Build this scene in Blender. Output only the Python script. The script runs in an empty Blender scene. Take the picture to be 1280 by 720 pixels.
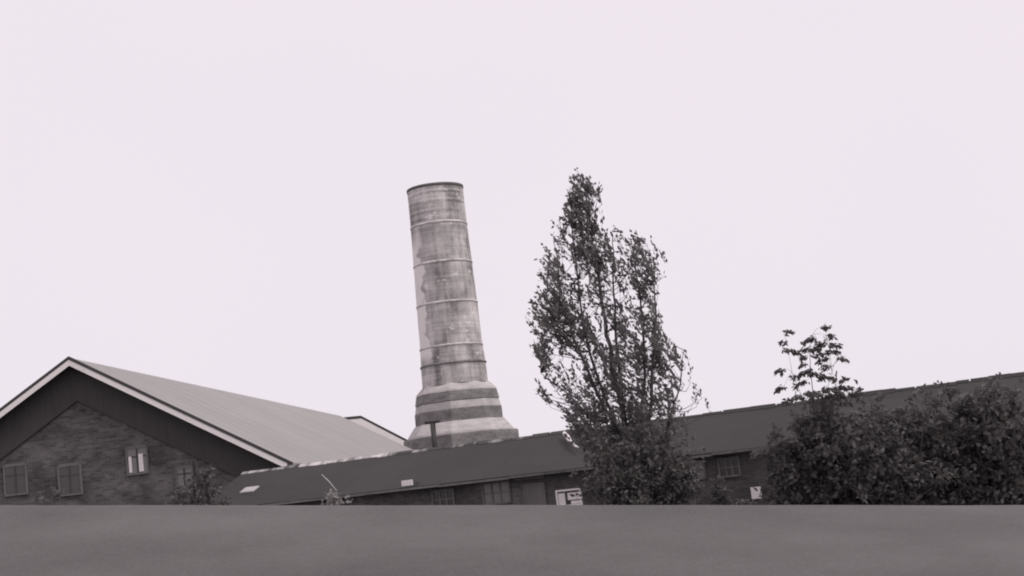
import bpy, bmesh, math, random
from mathutils import Vector, Matrix, noise
R = math.radians
scene = bpy.context.scene
COL = scene.collection
random.seed(7)

# ------------------------------------------------------------------ camera
K = 1.8
FPX = 1000.0 * K               # focal length in pixels of the 1280 px wide photograph
F = FPX / 1280.0
PITCH, ROLL, EYE = math.atan(250 / FPX), R(6.3), 2.6
cam_data = bpy.data.cameras.new("camera")
cam_data.sensor_width = 36.0
cam_data.lens = 36.0 * F
cam_data.clip_end = 6000.0
cam = bpy.data.objects.new("camera", cam_data)
COL.objects.link(cam)
cam.matrix_world = (Matrix.Translation((0, 0, EYE)) @ Matrix.Rotation(math.pi / 2 + PITCH, 4, 'X')
                    @ Matrix.Rotation(-ROLL, 4, 'Z'))
scene.camera = cam


def ray(px, py):
    """Survey helper: direction from the viewpoint for a point measured on the 1280x720 photograph."""
    u, v = (px - 640) / FPX, (360 - py) / FPX
    c, s = math.cos(ROLL), math.sin(ROLL)
    a, b = u * c + v * s, -u * s + v * c
    return Vector((a, math.cos(PITCH) - b * math.sin(PITCH), math.sin(PITCH) + b * math.cos(PITCH)))


def at(px, py, y):
    d = ray(px, py)
    return Vector((d.x / d.y * y, y, EYE + d.z / d.y * y))


def atz(px, py, z):
    d = ray(px, py)
    k = (z - EYE) / d.z
    return Vector((d.x * k, d.y * k, z))


def mpp(p):                       # metres per photo pixel at a world point
    return (p.y * math.cos(PITCH) + (p.z - EYE) * math.sin(PITCH)) / FPX


# ------------------------------------------------------------------ materials
def new_mat(name):
    m = bpy.data.materials.new(name)
    m.use_nodes = True
    nt = m.node_tree
    bsdf = nt.nodes["Principled BSDF"]
    bsdf.inputs["Specular IOR Level"].default_value = 0.25
    return m, nt, bsdf


def g(v, warm=1.0):
    return (v * (1 + .05 * warm), v * (1 - .02 * warm), v * (1 - .04 * warm), 1)


def mottled(name, lo, hi, scale=1.0, rough=.85, stretch=(1, 1, 1), bump=.15, fine=14.0, fine_amt=.35, contrast=(.3, .7),
            coords='Object', warm=1.0):
    m, nt, b = new_mat(name)
    N, L = nt.nodes, nt.links
    tc = N.new('ShaderNodeTexCoord')
    mp = N.new('ShaderNodeMapping')
    mp.inputs['Scale'].default_value = stretch
    L.new(tc.outputs[coords], mp.inputs['Vector'])
    n1 = N.new('ShaderNodeTexNoise'); n1.inputs['Scale'].default_value = scale
    n1.inputs['Detail'].default_value = 8; n1.inputs['Roughness'].default_value = .62
    n2 = N.new('ShaderNodeTexNoise'); n2.inputs['Scale'].default_value = scale * fine
    n2.inputs['Detail'].default_value = 4
    L.new(mp.outputs[0], n1.inputs['Vector']); L.new(mp.outputs[0], n2.inputs['Vector'])
    mx = N.new('ShaderNodeMix'); mx.data_type = 'FLOAT'; mx.inputs[0].default_value = fine_amt
    L.new(n1.outputs['Fac'], mx.inputs[2]); L.new(n2.outputs['Fac'], mx.inputs[3])
    rp = N.new('ShaderNodeValToRGB')
    rp.color_ramp.elements[0].position = contrast[0]; rp.color_ramp.elements[0].color = g(lo, warm)
    rp.color_ramp.elements[1].position = contrast[1]; rp.color_ramp.elements[1].color = g(hi, warm)
    L.new(mx.outputs[0], rp.inputs[0])
    L.new(rp.outputs[0], b.inputs['Base Color'])
    b.inputs['Roughness'].default_value = rough
    if bump:
        bp = N.new('ShaderNodeBump'); bp.inputs['Strength'].default_value = bump
        bp.inputs['Distance'].default_value = .05
        L.new(mx.outputs[0], bp.inputs['Height']); L.new(bp.outputs[0], b.inputs['Normal'])
    return m


def brick_mat(name, c1, c2, mortar, bw=.25, bh=.075, coords='Object', rot=None, stain=(.65, 1.15), stain_scale=.6):
    m, nt, b = new_mat(name)
    N, L = nt.nodes, nt.links
    tc = N.new('ShaderNodeTexCoord')
    mp = N.new('ShaderNodeMapping')
    if rot: mp.inputs['Rotation'].default_value = rot
    L.new(tc.outputs[coords], mp.inputs['Vector'])
    br = N.new('ShaderNodeTexBrick')
    br.inputs['Color1'].default_value = g(c1); br.inputs['Color2'].default_value = g(c2)
    br.inputs['Mortar'].default_value = g(mortar)
    br.inputs['Scale'].default_value = 1.0
    br.inputs['Brick Width'].default_value = bw; br.inputs['Row Height'].default_value = bh
    br.inputs['Mortar Size'].default_value = .008
    L.new(mp.outputs[0], br.inputs['Vector'])
    n = N.new('ShaderNodeTexNoise'); n.inputs['Scale'].default_value = stain_scale
    n.inputs['Detail'].default_value = 9; n.inputs['Roughness'].default_value = .65
    L.new(tc.outputs['Object'], n.inputs['Vector'])
    mr = N.new('ShaderNodeMapRange')
    mr.inputs[1].default_value = .3; mr.inputs[2].default_value = .7
    mr.inputs[3].default_value = stain[0]; mr.inputs[4].default_value = stain[1]
    L.new(n.outputs['Fac'], mr.inputs[0])
    mul = N.new('ShaderNodeVectorMath'); mul.operation = 'SCALE'
    L.new(br.outputs['Color'], mul.inputs[0]); L.new(mr.outputs[0], mul.inputs['Scale'])
    L.new(mul.outputs[0], b.inputs['Base Color'])
    b.inputs['Roughness'].default_value = .9
    bp = N.new('ShaderNodeBump'); bp.inputs['Strength'].default_value = .3; bp.inputs['Distance'].default_value = .02
    L.new(br.outputs['Fac'], bp.inputs['Height']); bp.invert = True
    L.new(bp.outputs[0], b.inputs['Normal'])
    return m


def leaf_mat(name, lo, hi, scale=1.2, trans=.35, rough=.5):
    m, nt, b = new_mat(name)
    N, L = nt.nodes, nt.links
    tc = N.new('ShaderNodeTexCoord')
    n = N.new('ShaderNodeTexNoise'); n.inputs['Scale'].default_value = scale; n.inputs['Detail'].default_value = 3
    L.new(tc.outputs['Object'], n.inputs['Vector'])
    at_ = N.new('ShaderNodeAttribute'); at_.attribute_name = 'tone'
    ad = N.new('ShaderNodeMath'); ad.operation = 'MULTIPLY_ADD'
    ad.inputs[1].default_value = .5
    L.new(at_.outputs['Fac'], ad.inputs[0])
    hf = N.new('ShaderNodeMath'); hf.operation = 'MULTIPLY'; hf.inputs[1].default_value = .5
    L.new(n.outputs['Fac'], hf.inputs[0]); L.new(hf.outputs[0], ad.inputs[2])
    rp = N.new('ShaderNodeValToRGB')
    rp.color_ramp.elements[0].position = .25; rp.color_ramp.elements[0].color = g(lo)
    rp.color_ramp.elements[1].position = .75; rp.color_ramp.elements[1].color = g(hi)
    L.new(ad.outputs[0], rp.inputs[0])
    L.new(rp.outputs[0], b.inputs['Base Color'])
    b.inputs['Roughness'].default_value = rough
    tr = N.new('ShaderNodeBsdfTranslucent'); L.new(rp.outputs[0], tr.inputs['Color'])
    mx = N.new('ShaderNodeMixShader'); mx.inputs[0].default_value = trans
    L.new(b.outputs[0], mx.inputs[1]); L.new(tr.outputs[0], mx.inputs[2])
    L.new(mx.outputs[0], N['Material Output'].inputs['Surface'])
    return m


# ------------------------------------------------------------------ object helpers
def tag(o, label=None, cat=None, group=None, kind=None):
    if label: o['label'] = label
    if cat: o['category'] = cat
    if group: o['group'] = group
    if kind: o['kind'] = kind
    return o


def empty(name, loc=(0, 0, 0), rz=0.0, **kw):
    o = bpy.data.objects.new(name, None)
    o.empty_display_size = .3
    COL.objects.link(o)
    o.location = loc
    o.rotation_euler = (0, 0, rz)
    return tag(o, **kw)


def mesh_obj(name, verts, faces, mat, parent=None, smooth=False, uvs=None, tone=None):
    me = bpy.data.meshes.new(name)
    me.from_pydata([tuple(v) for v in verts], [], faces)
    if uvs:
        uv = me.uv_layers.new(name='UVMap')
        flat = [c for f in uvs for p in f for c in p]
        uv.data.foreach_set('uv', flat)
    if tone:
        a = me.attributes.new('tone', 'FLOAT', 'FACE')
        a.data.foreach_set('value', tone)
    if smooth:
        me.polygons.foreach_set('use_smooth', [True] * len(me.polygons))
    me.update()
    o = bpy.data.objects.new(name, me)
    me.materials.append(mat)
    COL.objects.link(o)
    if parent: o.parent = parent
    return o


class MB:
    """collects boxes, prisms and tubes for one mesh"""
    def __init__(s): s.v, s.f = [], []

    def box(s, x0, x1, y0, y1, z0, z1):
        i = len(s.v)
        s.v += [(x, y, z) for z in (z0, z1) for y in (y0, y1) for x in (x0, x1)]
        s.f += [(i, i + 2, i + 3, i + 1), (i + 4, i + 5, i + 7, i + 6), (i, i + 1, i + 5, i + 4), (i + 2, i + 6, i + 7, i + 3),
                (i, i + 4, i + 6, i + 2), (i + 1, i + 3, i + 7, i + 5)]
        return s

    def prism_y(s, poly, y0, y1):          # polygon in x-z, extruded along y
        i, n = len(s.v), len(poly)
        s.v += [(x, y0, z) for x, z in poly] + [(x, y1, z) for x, z in poly]
        s.f += [tuple(i + k for k in range(n)), tuple(i + n + k for k in reversed(range(n)))]
        s.f += [(i + k, i + n + k, i + n + (k + 1) % n, i + (k + 1) % n) for k in range(n)]
        return s

    def prism_x(s, poly, x0, x1):          # polygon in y-z, extruded along x
        i, n = len(s.v), len(poly)
        s.v += [(x0, y, z) for y, z in poly] + [(x1, y, z) for y, z in poly]
        s.f += [tuple(i + k for k in range(n)), tuple(i + n + k for k in reversed(range(n)))]
        s.f += [(i + k, i + n + k, i + n + (k + 1) % n, i + (k + 1) % n) for k in range(n)]
        return s

    def tube(s, pts, rads, n=8):
        base = len(s.v)
        pts = [Vector(p) for p in pts]
        for k, (p, r) in enumerate(zip(pts, rads)):
            d = (pts[min(k + 1, len(pts) - 1)] - pts[max(k - 1, 0)]).normalized()
            a = d.cross(Vector((.31, .95, .11))).normalized()
            b = d.cross(a)
            s.v += [tuple(p + (a * math.cos(t) + b * math.sin(t)) * r) for t in [2 * math.pi * j / n for j in range(n)]]
        for k in range(len(pts) - 1):
            for j in range(n):
                A = base + k * n
                s.f.append((A + j, A + (j + 1) % n, A + n + (j + 1) % n, A + n + j))
        s.f.append(tuple(base + j for j in reversed(range(n))))
        s.f.append(tuple(base + (len(pts) - 1) * n + j for j in range(n)))
        return s

    def build(s, name, mat, parent=None, smooth=False, bevel=0):
        o = mesh_obj(name, s.v, s.f, mat, parent, smooth)
        bm = bmesh.new(); bm.from_mesh(o.data)
        bmesh.ops.recalc_face_normals(bm, faces=bm.faces)
        bm.to_mesh(o.data); bm.free()
        if bevel:
            md = o.modifiers.new('bevel', 'BEVEL'); md.width = bevel; md.segments = 2; md.limit_method = 'ANGLE'
        return o


def lathe(name, prof, mat, parent, n=64, phase=0.0, smooth=True, wobble=0.0, cap=True):
    """prof: (radius, z) from bottom to top"""
    v, f, uvs = [], [], []
    for r, z in prof:
        for j in range(n):
            a = phase + 2 * math.pi * j / n
            rr = r * (1 + wobble * noise.noise(Vector((math.cos(a) * 1.5, math.sin(a) * 1.5, z * .8))))
            v.append((rr * math.cos(a), rr * math.sin(a), z))
    r0 = sum(p[0] for p in prof) / len(prof)
    for k in range(len(prof) - 1):
        for j in range(n):
            j2 = (j + 1) % n
            f.append((k * n + j, k * n + j2, (k + 1) * n + j2, (k + 1) * n + j))
            u0, u1 = 2 * math.pi * j / n * r0, 2 * math.pi * (j + 1) / n * r0
            z0, z1 = prof[k][1], prof[k + 1][1]
            uvs.append(((u0, z0), (u1, z0), (u1, z1), (u0, z1)))
    if cap:
        m = len(prof) - 1
        f.append(tuple(m * n + j for j in range(n))); uvs.append(tuple((v[m * n + j][0], v[m * n + j][1]) for j in range(n)))
    return mesh_obj(name, v, f, mat, parent, smooth, uvs)


# ------------------------------------------------------------------ palette
M_GROUND = mottled('dusty_earth', .06, .15, scale=.35, bump=.25, fine=110, fine_amt=.3, rough=.85, contrast=(.3, .7))
M_FELT = mottled('roofing_felt', .036, .052, scale=.5, stretch=(.5, 1, 1), bump=.08, rough=.75, fine=30)
M_RIDGE = mottled('ridge_capping', .07, .62, scale=.55, stretch=(1, .2, .2), bump=.1, contrast=(.47, .6), fine=5, fine_amt=.3)
M_SHEDWALL = brick_mat('shed_brick', .075, .12, .15, rot=(math.pi / 2, 0, 0), stain=(.5, 1.3), stain_scale=1.1)
M_HALLWALL = brick_mat('stained_hall_brick', .085, .15, .16, bw=.3, bh=.1, rot=(math.pi / 2, 0, 0), stain=(.3, 1.35), stain_scale=.55)
M_BOARD = mottled('tarred_boarding', .05, .075, scale=1.5, stretch=(4, 1, .4), bump=.1)
M_HALLROOF = mottled('grey_sheet_roof', .27, .32, scale=.18, bump=.05, rough=.6, stretch=(1, .5, 1), fine=18, fine_amt=.25)
def add_seams(m, pitch, dark, bump):
    nt = m.node_tree; N, L = nt.nodes, nt.links
    b = N['Principled BSDF']
    src = b.inputs['Base Color'].links[0].from_socket
    tc = N.new('ShaderNodeTexCoord')
    sp = N.new('ShaderNodeSeparateXYZ'); L.new(tc.outputs['Object'], sp.inputs[0])
    fr = N.new('ShaderNodeMath'); fr.operation = 'PINGPONG'; fr.inputs[1].default_value = pitch / 2
    L.new(sp.outputs[1], fr.inputs[0])
    mr = N.new('ShaderNodeMapRange'); mr.inputs[1].default_value = 0; mr.inputs[2].default_value = .09
    mr.inputs[3].default_value = dark; mr.inputs[4].default_value = 1
    L.new(fr.outputs[0], mr.inputs[0])
    mp = N.new('ShaderNodeMapping'); mp.inputs['Scale'].default_value = (.12, 1.6, .12)
    L.new(tc.outputs['Object'], mp.inputs['Vector'])
    nz = N.new('ShaderNodeTexNoise'); nz.inputs['Scale'].default_value = 1; nz.inputs['Detail'].default_value = 6
    L.new(mp.outputs[0], nz.inputs['Vector'])
    m2 = N.new('ShaderNodeMapRange'); m2.inputs[1].default_value = .3; m2.inputs[2].default_value = .7
    m2.inputs[3].default_value = .86; m2.inputs[4].default_value = 1.1
    L.new(nz.outputs['Fac'], m2.inputs[0])
    mm = N.new('ShaderNodeMath'); mm.operation = 'MULTIPLY'
    L.new(mr.outputs[0], mm.inputs[0]); L.new(m2.outputs[0], mm.inputs[1])
    sc = N.new('ShaderNodeVectorMath'); sc.operation = 'SCALE'
    L.new(src, sc.inputs[0]); L.new(mm.outputs[0], sc.inputs['Scale'])
    L.new(sc.outputs[0], b.inputs['Base Color'])


add_seams(M_HALLROOF, 2.2, .88, 0)
M_WHITE = mottled('white_paint', .62, .82, scale=.8, bump=.05, rough=.6, contrast=(.2, .5))
M_WHITEWALL = mottled('pale_render', .62, .78, scale=.4, bump=.05)
M_DARKTRIM = mottled('dark_trim', .05, .08, scale=2, bump=.05, rough=.7)
M_GREYWOOD = mottled('grey_timber', .10, .2, scale=1.5, stretch=(6, 1, .5), bump=.15)
M_PALEWOOD = mottled('pale_timber', .35, .55, scale=1.5, stretch=(1, 1, 1), bump=.15)
M_GUTTER = mottled('zinc_gutter', .08, .24, scale=.35, stretch=(1, .3, .3), bump=.05, rough=.5)
M_BARK = mottled('bark', .06, .11, scale=4, stretch=(1, 1, .3), bump=.4)
M_LEAF = leaf_mat('poplar_leaf', .15, .25, scale=.8, trans=.55, rough=.55)
M_SHRUBLEAF = leaf_mat('shrub_leaf', .09, .18, scale=1.6, trans=.4, rough=.5)
M_SAPLEAF = leaf_mat('sapling_leaf', .09, .15, scale=1.6, trans=.2, rough=.6)
M_DRYLEAF = leaf_mat('dry_leaf', .22, .4, scale=2, trans=.25, rough=.7)


def glass_mat(name, base, rough=.12):
    m, nt, b = new_mat(name)
    b.inputs['Base Color'].default_value = g(base)
    b.inputs['Roughness'].default_value = rough
    b.inputs['Specular IOR Level'].default_value = .6
    n = nt.nodes.new('ShaderNodeTexNoise'); n.inputs['Scale'].default_value = 3
    bp = nt.nodes.new('ShaderNodeBump'); bp.inputs['Strength'].default_value = .05
    nt.links.new(n.outputs['Fac'], bp.inputs['Height']); nt.links.new(bp.outputs[0], b.inputs['Normal'])
    return m


M_GLASS = glass_mat('dusty_glass', .17, .3)
M_DARKGLASS = glass_mat('dark_glass', .05, .15)
M_CURTAIN = mottled('white_boards', .7, .84, scale=2, stretch=(3, 1, .5), bump=.05)


def chimney_mat():
    m, nt, b = new_mat('chimney_plaster')
    N, L = nt.nodes, nt.links
    tc = N.new('ShaderNodeTexCoord')
    sep = N.new('ShaderNodeSeparateXYZ'); L.new(tc.outputs['Object'], sep.inputs[0])

    def nz(scale, st, det=8, rough=.6):
        mp = N.new('ShaderNodeMapping'); mp.inputs['Scale'].default_value = st
        L.new(tc.outputs['Object'], mp.inputs['Vector'])
        n = N.new('ShaderNodeTexNoise'); n.inputs['Scale'].default_value = scale
        n.inputs['Detail'].default_value = det; n.inputs['Roughness'].default_value = rough
        L.new(mp.outputs[0], n.inputs['Vector'])
        return n.outputs['Fac']

    def mrange(src, a, b_, c, d):
        r = N.new('ShaderNodeMapRange'); r.interpolation_type = 'SMOOTHSTEP'
        for i, v in enumerate((a, b_, c, d)): r.inputs[i + 1].default_value = v
        L.new(src, r.inputs[0]); return r.outputs[0]

    def math2(op, x, y):
        r = N.new('ShaderNodeMath'); r.operation = op
        for i, s in enumerate((x, y)):
            if isinstance(s, (int, float)): r.inputs[i].default_value = s
            else: L.new(s, r.inputs[i])
        return r.outputs[0]
    big = nz(.45, (1, 1, .7))
    streak = nz(.9, (1.6, 1.6, .12))
    course = nz(1.0, (.15, .15, 5.0), 3)
    fine = nz(6, (1, 1, 1.6), 5)
    t = math2('ADD', math2('MULTIPLY', big, .5), math2('MULTIPLY', streak, .28))
    t = math2('ADD', t, math2('MULTIPLY', math2('SUBTRACT', course, .5), mrange(sep.outputs[2], 25.5, 28.5, .16, .36)))
    t = math2('ADD', t, .05)
    t = math2('ADD', t, math2('MULTIPLY', fine, .12))
    rp = N.new('ShaderNodeValToRGB')
    e = rp.color_ramp.elements
    e[0].position = .41; e[0].color = g(.19)
    e[1].position = .6; e[1].color = g(.66)
    e2 = rp.color_ramp.elements.new(.5); e2.color = g(.42)
    L.new(t, rp.inputs[0])
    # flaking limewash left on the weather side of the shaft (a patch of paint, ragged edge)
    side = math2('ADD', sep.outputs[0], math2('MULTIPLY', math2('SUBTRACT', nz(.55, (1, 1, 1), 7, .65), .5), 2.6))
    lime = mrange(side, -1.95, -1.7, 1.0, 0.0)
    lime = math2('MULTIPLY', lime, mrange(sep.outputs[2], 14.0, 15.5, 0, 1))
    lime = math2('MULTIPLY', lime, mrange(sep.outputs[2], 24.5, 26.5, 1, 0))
    # small limewash spots
    spots = mrange(nz(1.1, (1, 1, 1.5), 6, .6), .6, .68, 0, .7)
    lime = math2('MAXIMUM', lime, spots)
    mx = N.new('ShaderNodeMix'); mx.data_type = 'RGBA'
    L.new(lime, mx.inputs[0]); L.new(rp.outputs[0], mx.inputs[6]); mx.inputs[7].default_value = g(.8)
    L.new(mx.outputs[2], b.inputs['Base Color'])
    b.inputs['Roughness'].default_value = .92
    br = N.new('ShaderNodeTexBrick')
    br.inputs['Scale'].default_value = 1; br.inputs['Brick Width'].default_value = .5
    br.inputs['Row Height'].default_value = .2; br.inputs['Mortar Size'].default_value = .02
    L.new(tc.outputs['UV'], br.inputs['Vector'])
    h = math2('ADD', math2('MULTIPLY', br.outputs['Fac'], -.4), fine)
    bp = N.new('ShaderNodeBump'); bp.inputs['Strength'].default_value = .5; bp.inputs['Distance'].default_value = .06
    L.new(h, bp.inputs['Height']); L.new(bp.outputs[0], b.inputs['Normal'])
    return m


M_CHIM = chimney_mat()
M_CHIMBAND = mottled('chimney_ledge', .30, .6, scale=.9, bump=.2, stretch=(1, 1, 3))
M_CHIMDARK = mottled('chimney_base_brick', .085, .29, scale=.7, bump=.3, stretch=(1, 1, 2.5), fine=8, contrast=(.3, .66))
M_SOOT = mottled('sooty_rim', .09, .16, scale=1.5, bump=.2)
M_RING = mottled('ring_mortar', .3, .72, scale=.9, bump=.1, contrast=(.38, .58))

# ------------------------------------------------------------------ ground (one sheet; the foreground bank is added to fill a blurred strip)
CREST_Y = 11.5
_c0 = at(300, 631, CREST_Y)
_c1 = at(980, 631, CREST_Y)
CS = (_c1.z - _c0.z) / (_c1.x - _c0.x)
_c0 = _c0.z - CS * _c0.x


def sstep(a, b, t):
    t = min(1, max(0, (t - a) / (b - a)))
    return t * t * (3 - 2 * t)


def ground_z(x, y):
    a = 5.5
    xc = x if abs(x) < a else math.copysign(a + 4 * math.tanh((abs(x) - a) / 4), x)
    crest = _c0 + CS * xc
    if y < CREST_Y:
        t = min(1, max(0, (y - 1.5) / (CREST_Y - 1.5)))
        z = 1.0 + (crest - 1.0) * t
    else:
        z = crest * (1 - sstep(CREST_Y - 2.5, 22, y)) / (1 - sstep(CREST_Y - 2.5, 22, CREST_Y))
    amp = .006 if y < 14 else .06 * sstep(14, 26, y)
    z += amp * (noise.noise(Vector((x * .9, y * .9, 0))) - .3) if abs(x) < 90 else 0
    return z


def axis(fine_lo, fine_hi, step, far):
    a = []
    t = fine_lo
    while t < fine_hi:
        a.append(t); t += step
    lo, hi, s = fine_lo, fine_hi, step
    out = list(a)
    while hi < far:
        out.append(hi); s *= 1.35; hi += s
    s = step
    while lo > -far:
        s *= 1.35; lo -= s; out.insert(0, lo)
    return out


gx = axis(-9, 9, .14, 3000)
gy = [.5 + .14 * i for i in range(79)] + [CREST_Y + .1 * i for i in range(6)]
gy += [t for t in axis(12.2, 24, .2, 3000) if t > 12.1]
gy = [-40.0, -5.0] + gy
gv = [(x, y, ground_z(x, y)) for y in gy for x in gx]
nx = len(gx)
gf = [(j * nx + i, j * nx + i + 1, (j + 1) * nx + i + 1, (j + 1) * nx + i) for j in range(len(gy) - 1) for i in range(nx - 1)]
tag(mesh_obj('ground', gv, gf, M_GROUND, smooth=True), kind='structure')

# ------------------------------------------------------------------ long shed
Zr = at(640, 545.5, 27 * K).z
rl, rr = atz(308, 590.5, Zr), atz(1120, 488, Zr)
sd = (rr - rl); sd.z = 0
s_ang = math.atan2(sd.y, sd.x)
SLEN = 34.0
shed = empty('long_shed', (rl.x, rl.y, 0), s_ang,
             label='long low brick shed with a dark felt roof running behind the trees', cat='shed')
toS = Matrix.Rotation(-s_ang, 4, 'Z') @ Matrix.Translation((-rl.x, -rl.y, 0))
SW = 3.0                                                       # half span
ev = None
# eave height so that it projects onto the pale line at (600, 600)
d = toS.to_3x3() @ ray(600, 599)
o = toS @ Vector((0, 0, EYE))
k = (-SW - .35 - o.y) / d.y
Ze = (o + d * k).z
slope = (Zr - Ze) / (SW + .35)


def on_shed(px, py, off=0.0):
    """point on the shed's front wall (local coordinates)"""
    d = toS.to_3x3() @ ray(px, py)
    k = (-SW - off - o.y) / d.y
    return o + d * k


Zw = Zr - slope * SW - .06
MB().prism_x([(-SW, -.3), (SW, -.3), (SW, Zw), (0, Zr - .12), (-SW, Zw)], .25, SLEN).build('wall', M_SHEDWALL, shed)
rf = MB()
for s in (-1, 1):
    e = s * (SW + .35)
    # the felt is laid in strips with small laps and a slightly sagging ridge
    n = 34
    for i in range(n):
        x0, x1 = SLEN / n * i - (.15 if i == 0 else 0), SLEN / n * (i + 1)
        j = .003 * (i % 2)
        rf.prism_x([(0, Zr + j), (e, Ze + j), (e, Ze - .09), (0, Zr - .09)], x0, x1)
rf.build('roof', M_FELT, shed)
split_x = on_shed(722, 560).x
for mat_, xa, xb in ((M_RIDGE, -.15, split_x), (M_FELT, split_x, SLEN)):
    rc = MB()
    x = xa
    while x < xb:
        L_ = min(random.uniform(.35, .95), xb - x)
        h = random.uniform(-.02, .04)
        w = random.uniform(.12, .2)
        rc.prism_x([(-w, Zr - w * slope + .02), (0, Zr + .05 + h), (w, Zr - w * slope + .02), (w, Zr - w * slope - .02), (-w, Zr - w * slope - .02)],
                   x, x + L_ - random.choice((0, 0, .05)))
        x += L_ + 1e-4
    rc.build('ridge_cap', mat_, shed)['label'] = 'pale flaking ridge tiles' if mat_ is M_RIDGE else 'dark felted ridge'
gt = MB()
x = .2
while x < SLEN:
    L_ = random.uniform(1.6, 3)
    y_, dz = -SW - .41, random.uniform(-.03, .02)
    gt.box(x, x + L_ - .02, y_ - .06, y_ + .06, Ze - .1 + dz, Ze - .03 + dz)
    x += L_
gt.build('gutter', M_GUTTER, shed)
# windows in the front wall: photo x of the centre, width and height in photo pixels
for px, py, w, h, kind in ((555, 624, 30, 22, 1), (621, 616, 38, 26, 0), (712, 622, 32, 18, 2), (790, 603, 30, 24, 1), (868, 588, 26, 20, 0),
                           (912, 584, 24, 20, 1), (1010, 575, 30, 24, 0), (1090, 566, 30, 24, 1), (1170, 556, 30, 24, 0), (1250, 546, 30, 24, 1)):
    c = on_shed(px, py)
    q = mpp(Vector((0, 24.5 * K, EYE)))
    ww, hh = w * q / 2, h * q / 2
    f = MB()
    t = .06
    y0, y1 = -SW - .07, -SW - .003
    f.box(c.x - ww - t, c.x - ww, y0, y1, c.z - hh - t, c.z + hh + t).box(c.x + ww, c.x + ww + t, y0, y1, c.z - hh - t, c.z + hh + t)
    f.box(c.x - ww, c.x + ww, y0, y1, c.z + hh, c.z + hh + t).box(c.x - ww, c.x + ww, y0 - .04, y1, c.z - hh - t, c.z - hh)
    win = f.build('window', M_GREYWOOD if kind != 2 else M_WHITE, shed)
    b = MB()
    for i in (1, 2):
        xx = c.x - ww + 2 * ww * i / 3
        b.box(xx - .025, xx + .025, y0 + .012, y1, c.z - hh, c.z + hh)
    b.box(c.x - ww, c.x + ww, y0 + .016, y1 - .004, c.z - .02, c.z + .02)
    b.build('glazing_bars', M_GREYWOOD, win)
    p = MB()
    if kind == 2:
        # white boards nailed over the opening, one slipped
        p.box(c.x - ww + .02, c.x - ww * .35, -SW - .06, -SW - .03, c.z - hh * .98, c.z + hh * .75)
        p.box(c.x - ww * .1, c.x + ww * .98, -SW - .062, -SW - .03, c.z - hh * .35, c.z + hh * .7)
        p.box(c.x + ww * .15, c.x + ww * .98, -SW - .062, -SW - .03, c.z - hh * .95, c.z - hh * .5)
        pp = p.build('board', M_CURTAIN, win)
        pp['label'] = 'white boards nailed over the window'
        MB().box(c.x - ww, c.x + ww, -SW - .028, -SW - .005, c.z - hh, c.z + hh).build('pane', M_DARKGLASS, win)
    else:
        p.box(c.x - ww, c.x + ww, -SW - .028, -SW - .005, c.z - hh, c.z + hh)
        p.build('pane', M_GLASS if kind == 0 else M_DARKGLASS, win)
# pale plank under the eave and grey door by the corner
a = on_shed(644, 597.5); b_ = on_shed(681, 593)
MB().box(a.x, b_.x, -SW - .06, -SW - .003, a.z - .1, a.z + .06).build('lintel', M_GREYWOOD, shed)
a = on_shed(655, 620); b_ = on_shed(681, 602)
dr = MB().box(a.x, b_.x, -SW - .05, -SW - .003, -.1, b_.z).build('door', M_GREYWOOD, shed)
MB().box(b_.x - .14, b_.x - .09, -SW - .09, -SW - .05, .95, 1.1).build('handle', M_DARKTRIM, dr)
# vent pipe with a T cap that stands up behind the ridge
vp, vt = on_shed(543.5, 556, -SW - .7), on_shed(541.5, 529, -SW - .7)
pp = MB().tube([(vp.x, .7, Zr - .5), (vp.x, .7, vt.z)], [.105, .1], 12).build('vent_pipe', M_DARKTRIM, shed, True)
MB().tube([(vp.x - .30, .7, vt.z + .05), (vp.x + .30, .7, vt.z + .05)], [.06, .06], 10).build('cap', M_DARKTRIM, pp, True)
# bent pale stove pipe low on the roof, close to the tree
sp = []
for px, py in ((706, 543), (710, 548), (714, 554), (720, 559), (725, 563)):
    dd = toS.to_3x3() @ ray(px, py)
    # meets the roof plane z = Zr + slope*y
    kk = (Zr + .12 + slope * o.y - o.z) / (dd.z - slope * dd.y)
    sp.append(o + dd * kk)
sp = [p + Vector((0, -.05, .05)) for p in sp]
MB().tube(sp, [.06, .085, .06, .04, .03], 10).build('bent_pipe', M_WHITE, shed, True)

# pale rooflight near the left end of the shed
dd = toS.to_3x3() @ ray(312, 613.5)
kk = (Zr + slope * o.y - o.z) / (dd.z - slope * dd.y)
c = o + dd * kk
hy = .08 / slope
sk = MB().prism_x([(c.y - hy, c.z - .08 + .02), (c.y + hy, c.z + .08 + .02), (c.y + hy, c.z + .08 + .07), (c.y - hy, c.z - .08 + .07)], c.x - .3, c.x + .3)
sk.build('rooflight', M_PALEWOOD, shed)

# small white sign at the eave and white notice board on the right
def sign(px0, px1, py0, py1, off, name, label, mat, post=False):
    a = on_shed(px0, py1, off); b = on_shed(px1, py0, off)
    r = empty(name, (shed.matrix_basis @ Vector(((a.x + b.x) / 2, -SW - off, a.z))), s_ang, label=label, cat='sign')
    w, h = (b.x - a.x) / 2, (b.z - a.z)
    MB().box(-w, w, -.02, .02, 0, h).build('panel', mat, r, bevel=.008)
    for xx in (-w * .75, w * .75 - .04):
        MB().box(xx, xx + .04, .021, off - .003, h * .3, h * .3 + .04).build('bracket', M_DARKTRIM, r)
    return r


shed.matrix_basis = Matrix.Translation((rl.x, rl.y, 0)) @ Matrix.Rotation(s_ang, 4, 'Z')
sign(502.5, 515.5, 599.5, 608, .52, 'sign', 'small blank white sign fixed under the shed eave below the chimney', M_WHITE)
sign(940, 951, 608, 624, .1, 'sign', 'blank white square notice on the shed wall beside the right hand bushes', M_WHITE)

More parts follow.
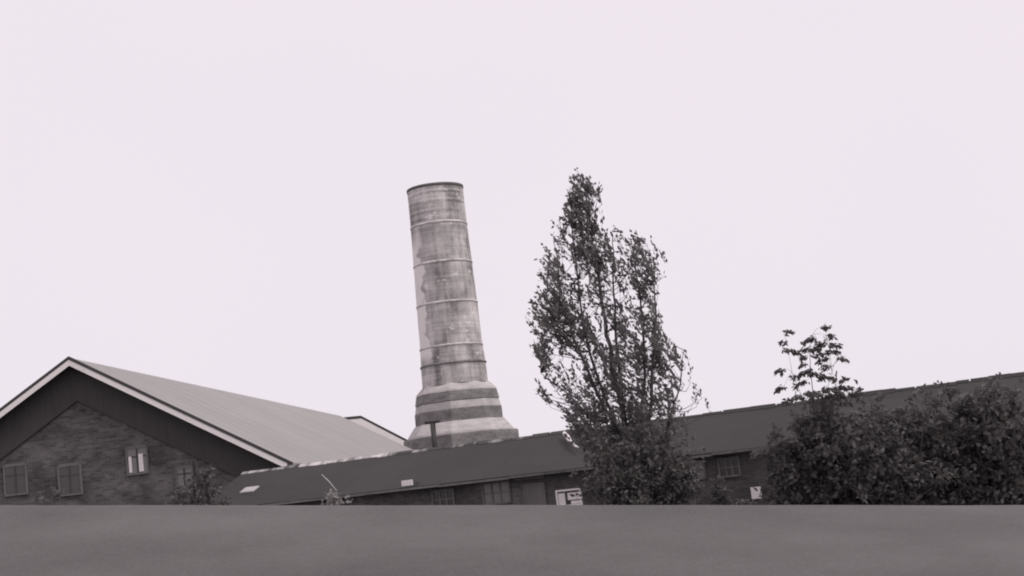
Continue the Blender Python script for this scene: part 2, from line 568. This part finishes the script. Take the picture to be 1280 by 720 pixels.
# ------------------------------------------------------------------ gabled hall on the left
A = at(86, 447, 32.0 * K)
Bk = atz(425, 519.7, A.z)
yd = (Bk - A); HL = Vector((yd.x, yd.y, 0)).length
h_ang = math.atan2(yd.y, yd.x) - math.pi / 2
hall = empty('gabled_hall', (A.x, A.y, 0), h_ang, label='big gabled hall with pale grey roof and white bargeboard at left', cat='building')
toH = Matrix.Rotation(-h_ang, 4, 'Z') @ Matrix.Translation((-A.x, -A.y, 0))
oH = toH @ Vector((0, 0, EYE))


def on_hall(px, py, y=0.0):
    d = toH.to_3x3() @ ray(px, py)
    return oH + d * ((y - oH.y) / d.y)


ec = on_hall(363, 578)
HW, HE, HR = ec.x, ec.z, A.z                     # eave half width, eave z, ridge z
hs = (HR - HE) / HW
OV = .7
rf = MB()
for s in (-1, 1):
    rf.prism_y([(0, HR), (s * HW, HE), (s * HW, HE - .14), (0, HR - .14)], 0.0, HL)
rf.build('roof', M_HALLROOF, hall)
ed = MB()
for s in (-1, 1):       # dark verge strip along the roof edge
    ed.prism_y([(0, HR + .05), (s * (HW + .1), HE + .05 - .1 * hs), (s * (HW + .1), HE - .08 - .1 * hs), (0, HR - .08)], -.05, -.003)
    ed.prism_y([(0, HR + .05), (s * (HW + .1), HE + .05 - .1 * hs), (s * (HW + .1), HE + .02 - .1 * hs), (0, HR + .02)], -.003, .12)
ed.build('verge_trim', M_DARKTRIM, hall)
# thin dark flashing sheet end by the upper verge
bb = MB()
for s in (-1, 1):
    x1 = s * (HW * .985)
    bb.prism_y([(0, HR - .09), (x1, HR - .09 - abs(x1) * hs), (x1, HR - .33 - abs(x1) * hs), (0, HR - .33)], -.035, -.001)
bb.build('bargeboard', M_WHITE, hall)
WX = HW - .5
wt = HR - .16
MB().prism_y([(-WX, -.3), (WX, -.3), (WX, wt - WX * hs), (0, wt), (-WX, wt - WX * hs)], OV, HL - .5).build('wall', M_HALLWALL, hall)
bd = MB()
zb = 1.55
for s in (-1, 1):
    poly = [(0, wt - .02), (s * (WX - .02), wt - .02 - (WX - .02) * hs), (s * (WX - .02), wt - zb - (WX - .02) * hs), (0, wt - zb)]
    bd.prism_y(poly, OV - .09, OV - .003)
bd.build('gable_boarding', M_BOARD, hall)
sf = MB()
for s in (-1, 1):
    sf.prism_y([(0, HR - .145), (s * (HW - .05), HE - .145 + .05 * hs), (s * (HW - .05), HE - .18 + .05 * hs), (0, HR - .18)], .003, OV - .1)
sf.build('soffit', M_BOARD, hall)
# windows in the gable wall
for px, py, w, h, kind in ((172, 576, 24, 30, 2), (231, 596, 18, 20, 0), (88, 600, 26, 34, 1), (20, 600, 26, 34, 1)):
    c = on_hall(px, py, OV)
    q = .0325
    ww, hh = w * q / 2, h * q / 2
    t = .07
    f = MB()
    y0, y1 = OV - .06, OV - .003
    f.box(c.x - ww - t, c.x - ww, y0, y1, c.z - hh - t, c.z + hh + t).box(c.x + ww, c.x + ww + t, y0, y1, c.z - hh - t, c.z + hh + t)
    f.box(c.x - ww, c.x + ww, y0, y1, c.z + hh, c.z + hh + t + .05).box(c.x - ww, c.x + ww, y0 - .04, y1, c.z - hh - t, c.z - hh)
    win = f.build('window', M_GREYWOOD, hall)
    b = MB()
    b.box(c.x - .03, c.x + .03, y0 + .01, y1, c.z - hh, c.z + hh)
    b.box(c.x - ww, c.x + ww, y0 + .014, y1 - .004, c.z + hh * .3, c.z + hh * .3 + .05)
    b.build('glazing_bars', M_DARKTRIM, win)
    MB().box(c.x - ww, c.x + ww, OV - .03, OV - .005, c.z - hh, c.z + hh).build('pane', M_DARKGLASS if kind == 1 else M_GLASS, win)
    if kind == 2:
        bb = MB().box(c.x + .06, c.x + ww * .62, OV - .05, OV - .031, c.z - hh * .9, c.z + hh * .55)
        bb.box(c.x - ww * .9, c.x - ww * .6, OV - .05, OV - .031, c.z - hh * .9, c.z + hh * .4)
        cu = bb.build('curtain', M_CURTAIN, win)
        cu['label'] = 'white curtain behind the pane'
# ------------------------------------------------------------------ white gabled house far behind
DP = 80.0 * K
wp = at(451, 519.5, DP)
wr = at(514, 551, DP)
house = empty('white_house', (wp.x, wp.y, 0), R(15), label='white gabled building with dark roof edge behind the hall', cat='building')
ps = (wp.z - wr.z) / (wr.x - wp.x)
PW = 9.0
ln = 16.0
rf = MB()
for s in (-1, 1):
    x0 = 0 if s > 0 else -1.7
    rf.prism_y([(x0, wp.z), (s * PW, wp.z - PW * ps), (s * PW, wp.z - .3 - PW * ps), (x0, wp.z - .3)], 0, ln)
rf.prism_y([(-1.7, wp.z), (0, wp.z), (0, wp.z - .3), (-1.7, wp.z - .3)], 0, ln)
rf.build('roof', M_DARKTRIM, house)
MB().prism_y([(-PW + .5, -.3), (PW - .5, -.3), (PW - .5, wp.z - .32 - (PW - .5) * ps), (0, wp.z - .32), (-PW + .5, wp.z - .32 - (PW - .5) * ps)], .35, ln - .4).build('wall', M_WHITEWALL, house)
bb = MB()
for s in (-1, 1):
    x0 = 0 if s > 0 else -1.7
    bb.prism_y([(x0, wp.z - .3), (s * PW, wp.z - .3 - PW * ps), (s * PW, wp.z - 1.3 - PW * ps), (x0, wp.z - 1.3)], -.06, .2)
bb.prism_y([(-1.7, wp.z - .3), (0, wp.z - .3), (0, wp.z - 1.3), (-1.7, wp.z - 1.3)], -.06, .2)
bb.build('bargeboard', M_WHITE, house)

# ------------------------------------------------------------------ factory chimney
DC = 72.0 * K
top, bot = at(543.5, 236, DC), at(576.5, 550, DC)
cxm = (top.x + bot.x) / 2
chim = empty('factory_chimney', (cxm, DC, 0), label='tall round weathered factory chimney on a stepped octagonal base', cat='chimney')


def cz(py, px=560): return at(px, py, DC).z
def cr(w, py): return w / 2 * mpp(at(560, py, DC))


rows = [  # centre photo x,y and width of the shaft
    (569, 482, 82.5), (566, 456, 81.2), (564, 434, 78.3), (558, 381, 76), (553.5, 331, 73.2), (548, 283, 70.5), (543.5, 236, 69.5)]
prof = []
for i in range(len(rows) - 1):
    (xa, ya, wa), (xb, yb, wb) = rows[i], rows[i + 1]
    for k in range(10):
        t = k / 10
        prof.append((cr(wa + (wb - wa) * t, ya + (yb - ya) * t), cz(ya + (yb - ya) * t, xa + (xb - xa) * t)))
zt = cz(236, 543.5)
prof.append((cr(69.5, 236), zt))
Rt = prof[-1][0]
prof += [(Rt - .55, zt), (Rt - .6, zt - 4)]
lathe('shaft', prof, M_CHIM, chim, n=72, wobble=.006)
lathe('rim', [(Rt + .004, zt - .22), (Rt + .05, zt - .2), (Rt + .05, zt + .03), (Rt - .5, zt + .08), (Rt - .56, zt - .3)], M_SOOT, chim, n=72, wobble=.008, cap=False)
for (px, py, w), t in zip(rows[1:-1], (.1, .05, .05, .05, .05)):
    r, z = cr(w, py), cz(py, px)
    ro = lathe('ring', [(r - .03, z - .13), (r + t * .6 + .02, z - .11), (r + t * .6 + .03, z + .02), (r - .03, z + .12)], M_RING if py != 456 else M_CHIMDARK, chim, n=72, wobble=.01, cap=False)
    if py == 456: ro['label'] = 'darker brick ring near the foot of the shaft'
# octagonal base, widths across from the photo
PH = R(84)
OC = 1 / math.cos(R(6))
def oct_(name, rws, mat, extra=0):
    pr = []
    for (px, py, w) in rws:
        pr.append((cr(w, py) * OC + extra, cz(py, px)))
    ob = lathe(name, pr, mat, chim, n=8, phase=PH, smooth=False)
    md = ob.modifiers.new('bevel', 'BEVEL'); md.width = .08; md.segments = 2; md.limit_method = 'ANGLE'; md.angle_limit = R(20)
    return ob


oct_('base_tier', [(569, 503, 107), (569, 490, 101.5)], M_CHIMDARK)
oct_('base_ledge', [(569, 491.5, 102), (569, 489.5, 101), (568.4, 481, 84)], M_CHIMBAND, .02)
oct_('base_ledge', [(571, 530, 108), (571, 513, 108.5), (570, 503, 104.5)], M_CHIMBAND, .02)
oct_('base_tier', [(573, 545, 112), (572, 529, 110), (571.5, 512.5, 109.5)], M_CHIMDARK, .03)
oct_('base_ledge', [(577, 545, 135), (576, 541, 132), (573, 528, 112)], M_CHIMBAND, .04)
_z0 = cz(543, 577)
zz = at(577, 546.5, DC)
rr_ = cr(138, 547) * OC
ob = lathe('plinth', [(rr_ + .3, -.3), (rr_ + .25, _z0 - .1), (rr_ + .05, _z0)], M_CHIMDARK, chim, n=8, phase=PH, smooth=False)

# ------------------------------------------------------------------ foliage
class Leaves:
    def __init__(s): s.v, s.f, s.t = [], [], []

    def leaf(s, p, d, size, width=.55, tone=None, up=None):
        d = d.normalized()
        n = up if up else Vector((random.gauss(0, 1), random.gauss(0, 1), random.gauss(0, 1)))
        a = d.cross(n)
        if a.length < 1e-4: a = Vector((1, 0, 0))
        a.normalize()
        nn = a.cross(d)
        i = len(s.v)
        w = size * width / 2
        q = p + d * size * .45 + nn * size * .07
        s.v += [tuple(p), tuple(q + a * w), tuple(p + d * size), tuple(q - a * w)]
        s.f.append((i, i + 1, i + 2, i + 3))
        s.t.append(random.random() if tone is None else tone)

    def build(s, name, mat, parent):
        return mesh_obj(name, s.v, s.f, mat, parent, tone=s.t)


def rnd(a=1.0): return Vector((random.gauss(0, a), random.gauss(0, a), random.gauss(0, a)))


def poly_at(pts, t):
    n = len(pts) - 1
    k = min(n - 1, int(t * n)); f = t * n - k
    return pts[k].lerp(pts[k + 1], f)


def curve(p, d, length, up, n=6, wig=.06):
    out = [p.copy()]
    d = d.normalized()
    for i in range(n):
        d = (d + Vector((0, 0, up)) / n + rnd(wig)).normalized()
        out.append(out[-1] + d * length / n)
    return out


# --- the poplar: trunks surveyed on the photo, crown limited by the crown's own width at each height
TD = 21.0 * K
def tp(px, py, dy=0.0): return at(px, py, TD + dy)


env_rows = [(225, 725, 732), (238, 711, 747), (250, 708, 752), (270, 699, 753), (290, 690, 757), (310, 686, 806), (330, 679, 826), (350, 676, 827),
            (375, 671, 824), (400, 667, 824), (430, 670, 832), (450, 674, 850), (480, 676, 862), (500, 690, 872), (522, 702, 880), (560, 712, 870), (620, 720, 860)]
ENV = [(tp((a + b) / 2, y).z, tp(a, y).x, tp(b, y).x) for y, a, b in env_rows]


def env(z):
    for (z1, a1, b1), (z0, a0, b0) in zip(ENV, ENV[1:]):
        if z0 <= z <= z1:
            t = (z - z0) / (z1 - z0)
            return a0 + (a1 - a0) * t, b0 + (b1 - b0) * t
    return (0, 0) if z > ENV[0][0] else ENV[-1][1:]


random.seed(21)
tb = tp(797, 640); tb.z = -.1
pop = empty('poplar_tree', (tb.x, tb.y, 0), label='tall ragged poplar with several rising leaders in front of the long shed', cat='tree')
off = Vector((tb.x, tb.y, 0))
leaders = [
    ([(797, 720), (792, 600), (783, 540), (768, 470), (756, 400), (746, 330), (736, 270), (728, 222)], 0.0, .095),
    ([(795, 600), (799, 540), (806, 470), (804, 400), (796, 345), (788, 298)], .4, .055),
    ([(790, 575), (812, 520), (818, 440), (820, 380), (813, 326)], -.4, .055),
    ([(787, 565), (756, 510), (728, 450), (706, 390), (692, 302)], -.4, .055),
    ([(785, 550), (774, 470), (769, 400), (766, 340), (766, 292)], .5, .05),
    ([(797, 585), (832, 540), (848, 490), (855, 438)], .2, .035),
    ([(787, 570), (745, 530), (712, 495), (676, 466)], .4, .04),
    ([(786, 560), (748, 480), (728, 400), (716, 300), (712, 236)], .2, .045),
]
trunk = MB()
lv = Leaves()
skeleton = []
for pts_px, dy, r0 in leaders:
    n = len(pts_px)
    pts = [tp(px, py, dy * min(1, i / 2)) for i, (px, py) in enumerate(pts_px)]
    fine = []
    for i in range(n - 1):
        for k in range(4):
            fine.append(pts[i].lerp(pts[i + 1], k / 4) + rnd(.018) * (0 if (i == 0 and k == 0) else 1))
    fine.append(pts[-1])
    skeleton += fine[4:]
    trunk.tube([p - off for p in fine], [r0 * (1 - .9 * i / (len(fine) - 1)) + .004 for i in range(len(fine))], 8)

GAPS = [(tp(x, y), r * .021) for x, y, r in ((716, 357, 19), (735, 345, 11), (758, 415, 13), (764, 395, 9), (757, 290, 9), (765, 432, 11), (760, 325, 7),
                                            (840, 410, 22), (700, 450, 14), (736, 425, 13), (775, 505, 9), (815, 470, 12), (700, 500, 12), (846, 370, 22), (720, 290, 6), (690, 520, 14), (858, 470, 14),
                                            (820, 520, 9), (742, 300, 10), (730, 470, 8), (782, 380, 8))]


def density(p):
    k = 1.0
    for c, r in GAPS:
        dd = math.hypot(p.x - c.x, p.z - c.z) / r
        if dd < 1.15: k *= .3 if dd < .8 else .65
    q = Vector(((.9 * p.x + .45 * p.z) * 2.3, p.y * .7, (-.45 * p.x + .9 * p.z) * .8))
    nv = noise.noise(q)
    k *= 1.1 if nv > 0.02 else (.5 if nv > -.14 else .16)
    a, b = env(p.z)
    xr = tp(829, 450).x
    if p.x > xr: k *= .45
    if p.z < tp(750, 440).z and p.x < tp(705, 470).x: k *= .45
    return k


zlo, zhi = tp(790, 560).z, ENV[0][0]
n_spray = 0
tries = 0
while n_spray < 1300 and tries < 90000:
    tries += 1
    z = random.uniform(zlo, zhi)
    a, b = env(z)
    if b - a < .25 and random.random() < .3: continue
    if random.random() > (b - a + .5) / 4.4: continue
    hw_ = (b - a) / 2
    x = random.uniform(a, b) + random.gauss(0, .1 if z < tp(730, 300).z else .02)
    yy = TD + random.gauss(0, .3) * max(.25, hw_)
    p = Vector((x, yy, z))
    if random.random() > density(p): continue
    # joined to the closest bough below it
    src = min(skeleton, key=lambda s_: (s_ - p).length + max(0, s_.z - p.z + .35) * 3)
    out = Vector((p.x - src.x, p.y - src.y, 0))
    if out.length > 1e-3: out.normalize()
    d = Vector((-.5, 0, 1.0)) + out * random.uniform(.1, .7) + rnd(.22)
    d.normalize()
    L_ = random.uniform(.25, .7)
    tip = p + d * L_ * .5
    aa, bb_ = env(tip.z)
    if tip.z < ENV[0][0] and not (aa - (.3 if z < tp(730, 300).z else .08) < tip.x < bb_ + (.25 if z < tp(730, 300).z else .05)): continue
    s0 = p - d * L_ * .5
    if (s0 - src).length > .12 and random.random() < .75:
        mid = src.lerp(s0, .5) + Vector((0, 0, -.06)) + rnd(.03)
        trunk.tube([src - off, mid - off, s0 - off], [.011, .008, .004], 4)
    tw = curve(s0, d, L_, .25, 4, .08)
    trunk.tube([w_ - off for w_ in tw], [.005, .004, .004, .003, .002], 4)
    for _ in range(random.randint(6, 14)):
        q = poly_at(tw, random.random())
        lv.leaf(q + rnd(.026) - off, d * 1.1 + rnd(.45), random.uniform(.09, .155), .52)
    n_spray += 1
trunk.build('trunk', M_BARK, pop, True)
lv.build('crown', M_LEAF, pop)


# --- bushes in front of the shed
def bush(name, label, cat, px, half_w, top_py, depth, dy, seed, n_stems=26, mat=None, leafsz=.13, dens=1.0, group=None, lean=0.0):
    random.seed(seed)
    depth *= K
    c = at(px, 620, depth)
    base = Vector((c.x, c.y, ground_z(c.x, c.y)))
    topz = at(px, top_py, depth).z
    hw = half_w * mpp(c)
    H = topz - base.z
    r = empty(name, base, label=label, cat=cat, group=group)
    st, lf = MB(), Leaves()
    for i in range(n_stems):
        a = random.uniform(0, 2 * math.pi)
        rad = math.sqrt(random.random())
        tx, ty = math.cos(a) * rad * hw, math.sin(a) * rad * hw * dy
        hh = H * (1 - .38 * rad ** 2.5) * random.uniform(.66, 1.06)
        p0 = Vector((tx * .25, ty * .25, -.05))
        p1 = Vector((tx + lean * hh, ty, hh))
        mid = p0.lerp(p1, .5) + Vector((-tx * .12, -ty * .12, hh * .08)) + rnd(.06)
        pts = []
        for k in range(9):
            t = k / 8
            pts.append(p0 * (1 - t) ** 2 + mid * 2 * t * (1 - t) + p1 * t * t + rnd(.015) * (k > 0))
        st.tube(pts, [.026 * (1 - .85 * k / 8) + .003 for k in range(9)], 5)
        for k in range(int(16 * dens)):
            t = random.uniform(.15, 1)
            q = poly_at(pts, t)
            d = Vector((random.gauss(0, 1), random.gauss(0, .8), random.uniform(-.1, .8)))
            tw = curve(q, d, random.uniform(.2, .55) * min(1, hw), -.1, 3, .12)
            st.tube(tw, [.006, .004, .003, .002], 4)
            for _ in range(random.randint(10, 24)):
                s = poly_at(tw, random.random())
                lf.leaf(s + rnd(.06), (tw[-1] - tw[0]).normalized() * .6 + rnd(.5) + Vector((0, 0, -.2)), leafsz * random.uniform(.7, 1.35), .55)
    st.build('stem', M_BARK, r, True)
    lf.build('foliage', mat or M_SHRUBLEAF, r)
    return r


GB = 'bushes growing along the front of the shed'
bush('bush', 'dense dark bush growing round the foot of the poplar trunk', 'bush', 800, 78, 510, 20.3, .7, 3, 64, dens=1.1, group=GB)
bush('bush', 'broad leafy bush below the sapling, right of the white notice', 'bush', 1036, 78, 496, 19.5, .8, 4, 60, dens=1.0, leafsz=.15, group=GB)
bush('bush', 'large bush against the shed at the right, past the sapling', 'bush', 1136, 84, 484, 19.0, .8, 5, 60, dens=1.0, leafsz=.15, group=GB)
bush('bush', 'bush at the far right edge in front of the shed wall', 'bush', 1246, 84, 470, 19.0, .8, 6, 60, dens=1.0, leafsz=.15, group=GB)
bush('bush', 'low straggling bush left of the white notice board', 'bush', 908, 26, 598, 20.5, .8, 8, 14, dens=.8, group=GB)
dc = bush('dry_shrub', 'pale dry shrub with a bare stick before the shed eave', 'shrub', 421, 26, 600, 21.5, .6, 9, 30, mat=M_DRYLEAF, leafsz=.1, dens=.8)
p0, p1 = at(421, 614, 21.5 * K) - dc.location, at(402, 593, 21.5 * K) - dc.location
MB().tube([p0, p0.lerp(p1, .5) + Vector((.01, 0, .02)), p1], [.02, .017, .01], 6).build('stick', M_PALEWOOD, dc, True)
bush('bush', 'low grey bush below the gable wall between hall windows', 'bush', 248, 42, 572, 26.5, .6, 12, 40, mat=M_DRYLEAF if False else M_SHRUBLEAF, leafsz=.15, dens=.7, group='bushes growing before the hall gable')
bush('bush', 'bush before the hall gable at the far left edge', 'bush', 60, 60, 606, 26, .6, 13, 26, leafsz=.15, dens=.7, group='bushes growing before the hall gable')

# --- sapling with sparse sprays of long leaves rising over the shed roof
random.seed(33)
SDp = 19.3 * K
sb = at(1016, 600, SDp)
sap = empty('sapling', (sb.x, sb.y, ground_z(sb.x, sb.y)), label='thin sapling with sparse drooping leaf sprays rising above the shed roof', cat='tree')
so = Vector(sap.location)
st, lf = MB(), Leaves()
main = [at(x, y, SDp) for x, y in ((1020, 640), (1019, 560), (1017, 500), (1013, 460), (1012, 432), (1016, 418))]
main[0].z = so.z - .05
st.tube([p - so for p in main], [.024, .018, .012, .008, .005, .003], 6)
side2 = [at(x, y, SDp + .3) for x, y in ((1019, 545), (1030, 500), (1040, 465), (1036, 425))]
st.tube([p - so for p in side2], [.009, .006, .004, .002], 6)
side3 = [at(x, y, SDp - .3) for x, y in ((1018, 545), (1004, 500), (990, 465), (984, 430))]
st.tube([p - so for p in side3], [.009, .006, .004, .002], 6)
sprays = [(984, 414, 12), (1012, 420, 18), (1030, 407, 10), (1036, 418, 10), (989, 434, 26), (1007, 434, 14), (1024, 427, 22), (1042, 429, 18),
          (1038, 437, 20), (1020, 434, 12), (1052, 446, 14), (1022, 442, 12), (1003, 455, 10), (1008, 463, 18), (1018, 464, 22), (1029, 469, 22),
          (1000, 475, 22), (997, 468, 12), (975, 483, 10), (1013, 489, 18), (1036, 486, 20), (1042, 491, 22), (1056, 483, 18), (1066, 490, 14), (999, 494, 10),
          (977, 461, 10), (978, 427, 8), (1029, 447, 14), (1048, 490, 12), (1023, 498, 22), (985, 498, 14), (1054, 500, 22), (1006, 444, 8), (1033, 455, 14)]
for x, y, w in sprays:
    c = at(x, y, SDp + random.uniform(-.6, .6))
    L_ = w * mpp(c) * .95
    src = min(main[1:] + side2 + side3, key=lambda p: (p - c).length)
    d = Vector((1 if c.x > src.x else -1, random.uniform(-.6, .6), random.uniform(.1, .35)))
    d.normalize()
    s0 = c - d * L_ / 2
    st.tube([src - so, (src.lerp(s0, .5) + Vector((0, 0, .04))) - so, s0 - so], [.004, .003, .002], 4)
    sp_ = curve(s0, d, L_, -.7, 5, .05)
    st.tube([p - so for p in sp_], [.003] * len(sp_), 4)
    for k in range(int(12 + w * 2.2)):
        q = poly_at(sp_, random.random())
        dd = (sp_[-1] - sp_[0]).normalized()
        lf.leaf(q + rnd(.03) - so, dd * random.uniform(.4, 1) + rnd(.35) + Vector((0, 0, -.45)), random.uniform(.07, .15), .48)
st.build('trunk', M_BARK, sap, True)
lf.build('crown', M_SAPLEAF, sap)

# ------------------------------------------------------------------ overcast daylight
SUN_EL, SUN_AZ = R(48), R(-38)       # sun behind the viewer's right shoulder
w = bpy.data.worlds.new("World")
scene.world = w
w.use_nodes = True
nt = w.node_tree
N, L = nt.nodes, nt.links
bg = N['Background']
sky = N.new('ShaderNodeTexSky')
sky.sky_type = 'NISHITA'
sky.sun_disc = False
sky.sun_elevation = SUN_EL
sky.sun_rotation = R(115)
sky.dust_density = 4
bw = N.new('ShaderNodeRGBToBW'); L.new(sky.outputs[0], bw.inputs[0])
cl = N.new('ShaderNodeMath'); cl.operation = 'MINIMUM'; cl.inputs[1].default_value = 12
L.new(bw.outputs[0], cl.inputs[0])
tint = N.new('ShaderNodeVectorMath'); tint.operation = 'SCALE'
tint.inputs[0].default_value = (1.0, .93, 1.0)
L.new(cl.outputs[0], tint.inputs['Scale'])
mx = N.new('ShaderNodeMix'); mx.data_type = 'RGBA'; mx.inputs[0].default_value = .95    # closed cloud layer over the clear sky
L.new(tint.outputs[0], mx.inputs[6])
cn = N.new('ShaderNodeTexNoise'); cn.inputs['Scale'].default_value = 1.6; cn.inputs['Detail'].default_value = 3
tcw = N.new('ShaderNodeTexCoord'); L.new(tcw.outputs['Generated'], cn.inputs['Vector'])
rp = N.new('ShaderNodeValToRGB')
rp.color_ramp.elements[0].position = .3; rp.color_ramp.elements[0].color = (8.7, 8.1, 8.75, 1)
rp.color_ramp.elements[1].position = .7; rp.color_ramp.elements[1].color = (9.05, 8.3, 8.95, 1)
L.new(cn.outputs['Fac'], rp.inputs[0]); L.new(rp.outputs[0], mx.inputs[7])
L.new(mx.outputs[2], bg.inputs['Color'])
bg.inputs['Strength'].default_value = .1

sun_d = bpy.data.lights.new('sun', 'SUN')
sun_d.energy = 1.5
sun_d.angle = R(12)
sun_d.color = (1.0, .97, .93)
sun = bpy.data.objects.new('sun', sun_d)
COL.objects.link(sun)
tosun = Vector((math.cos(SUN_EL) * math.sin(R(115)), math.cos(SUN_EL) * math.cos(R(115)), math.sin(SUN_EL)))
sun.rotation_euler = tosun.to_track_quat('Z', 'Y').to_euler()
sun.location = (20, -20, 40)

vs = scene.view_settings
vs.view_transform = 'Standard'
vs.look = 'None'
vs.exposure = 0.0
vs.gamma = 1.0
vs.use_curve_mapping = False
scene.cycles.filter_width = 2.0
scene.cycles.max_bounces = 6
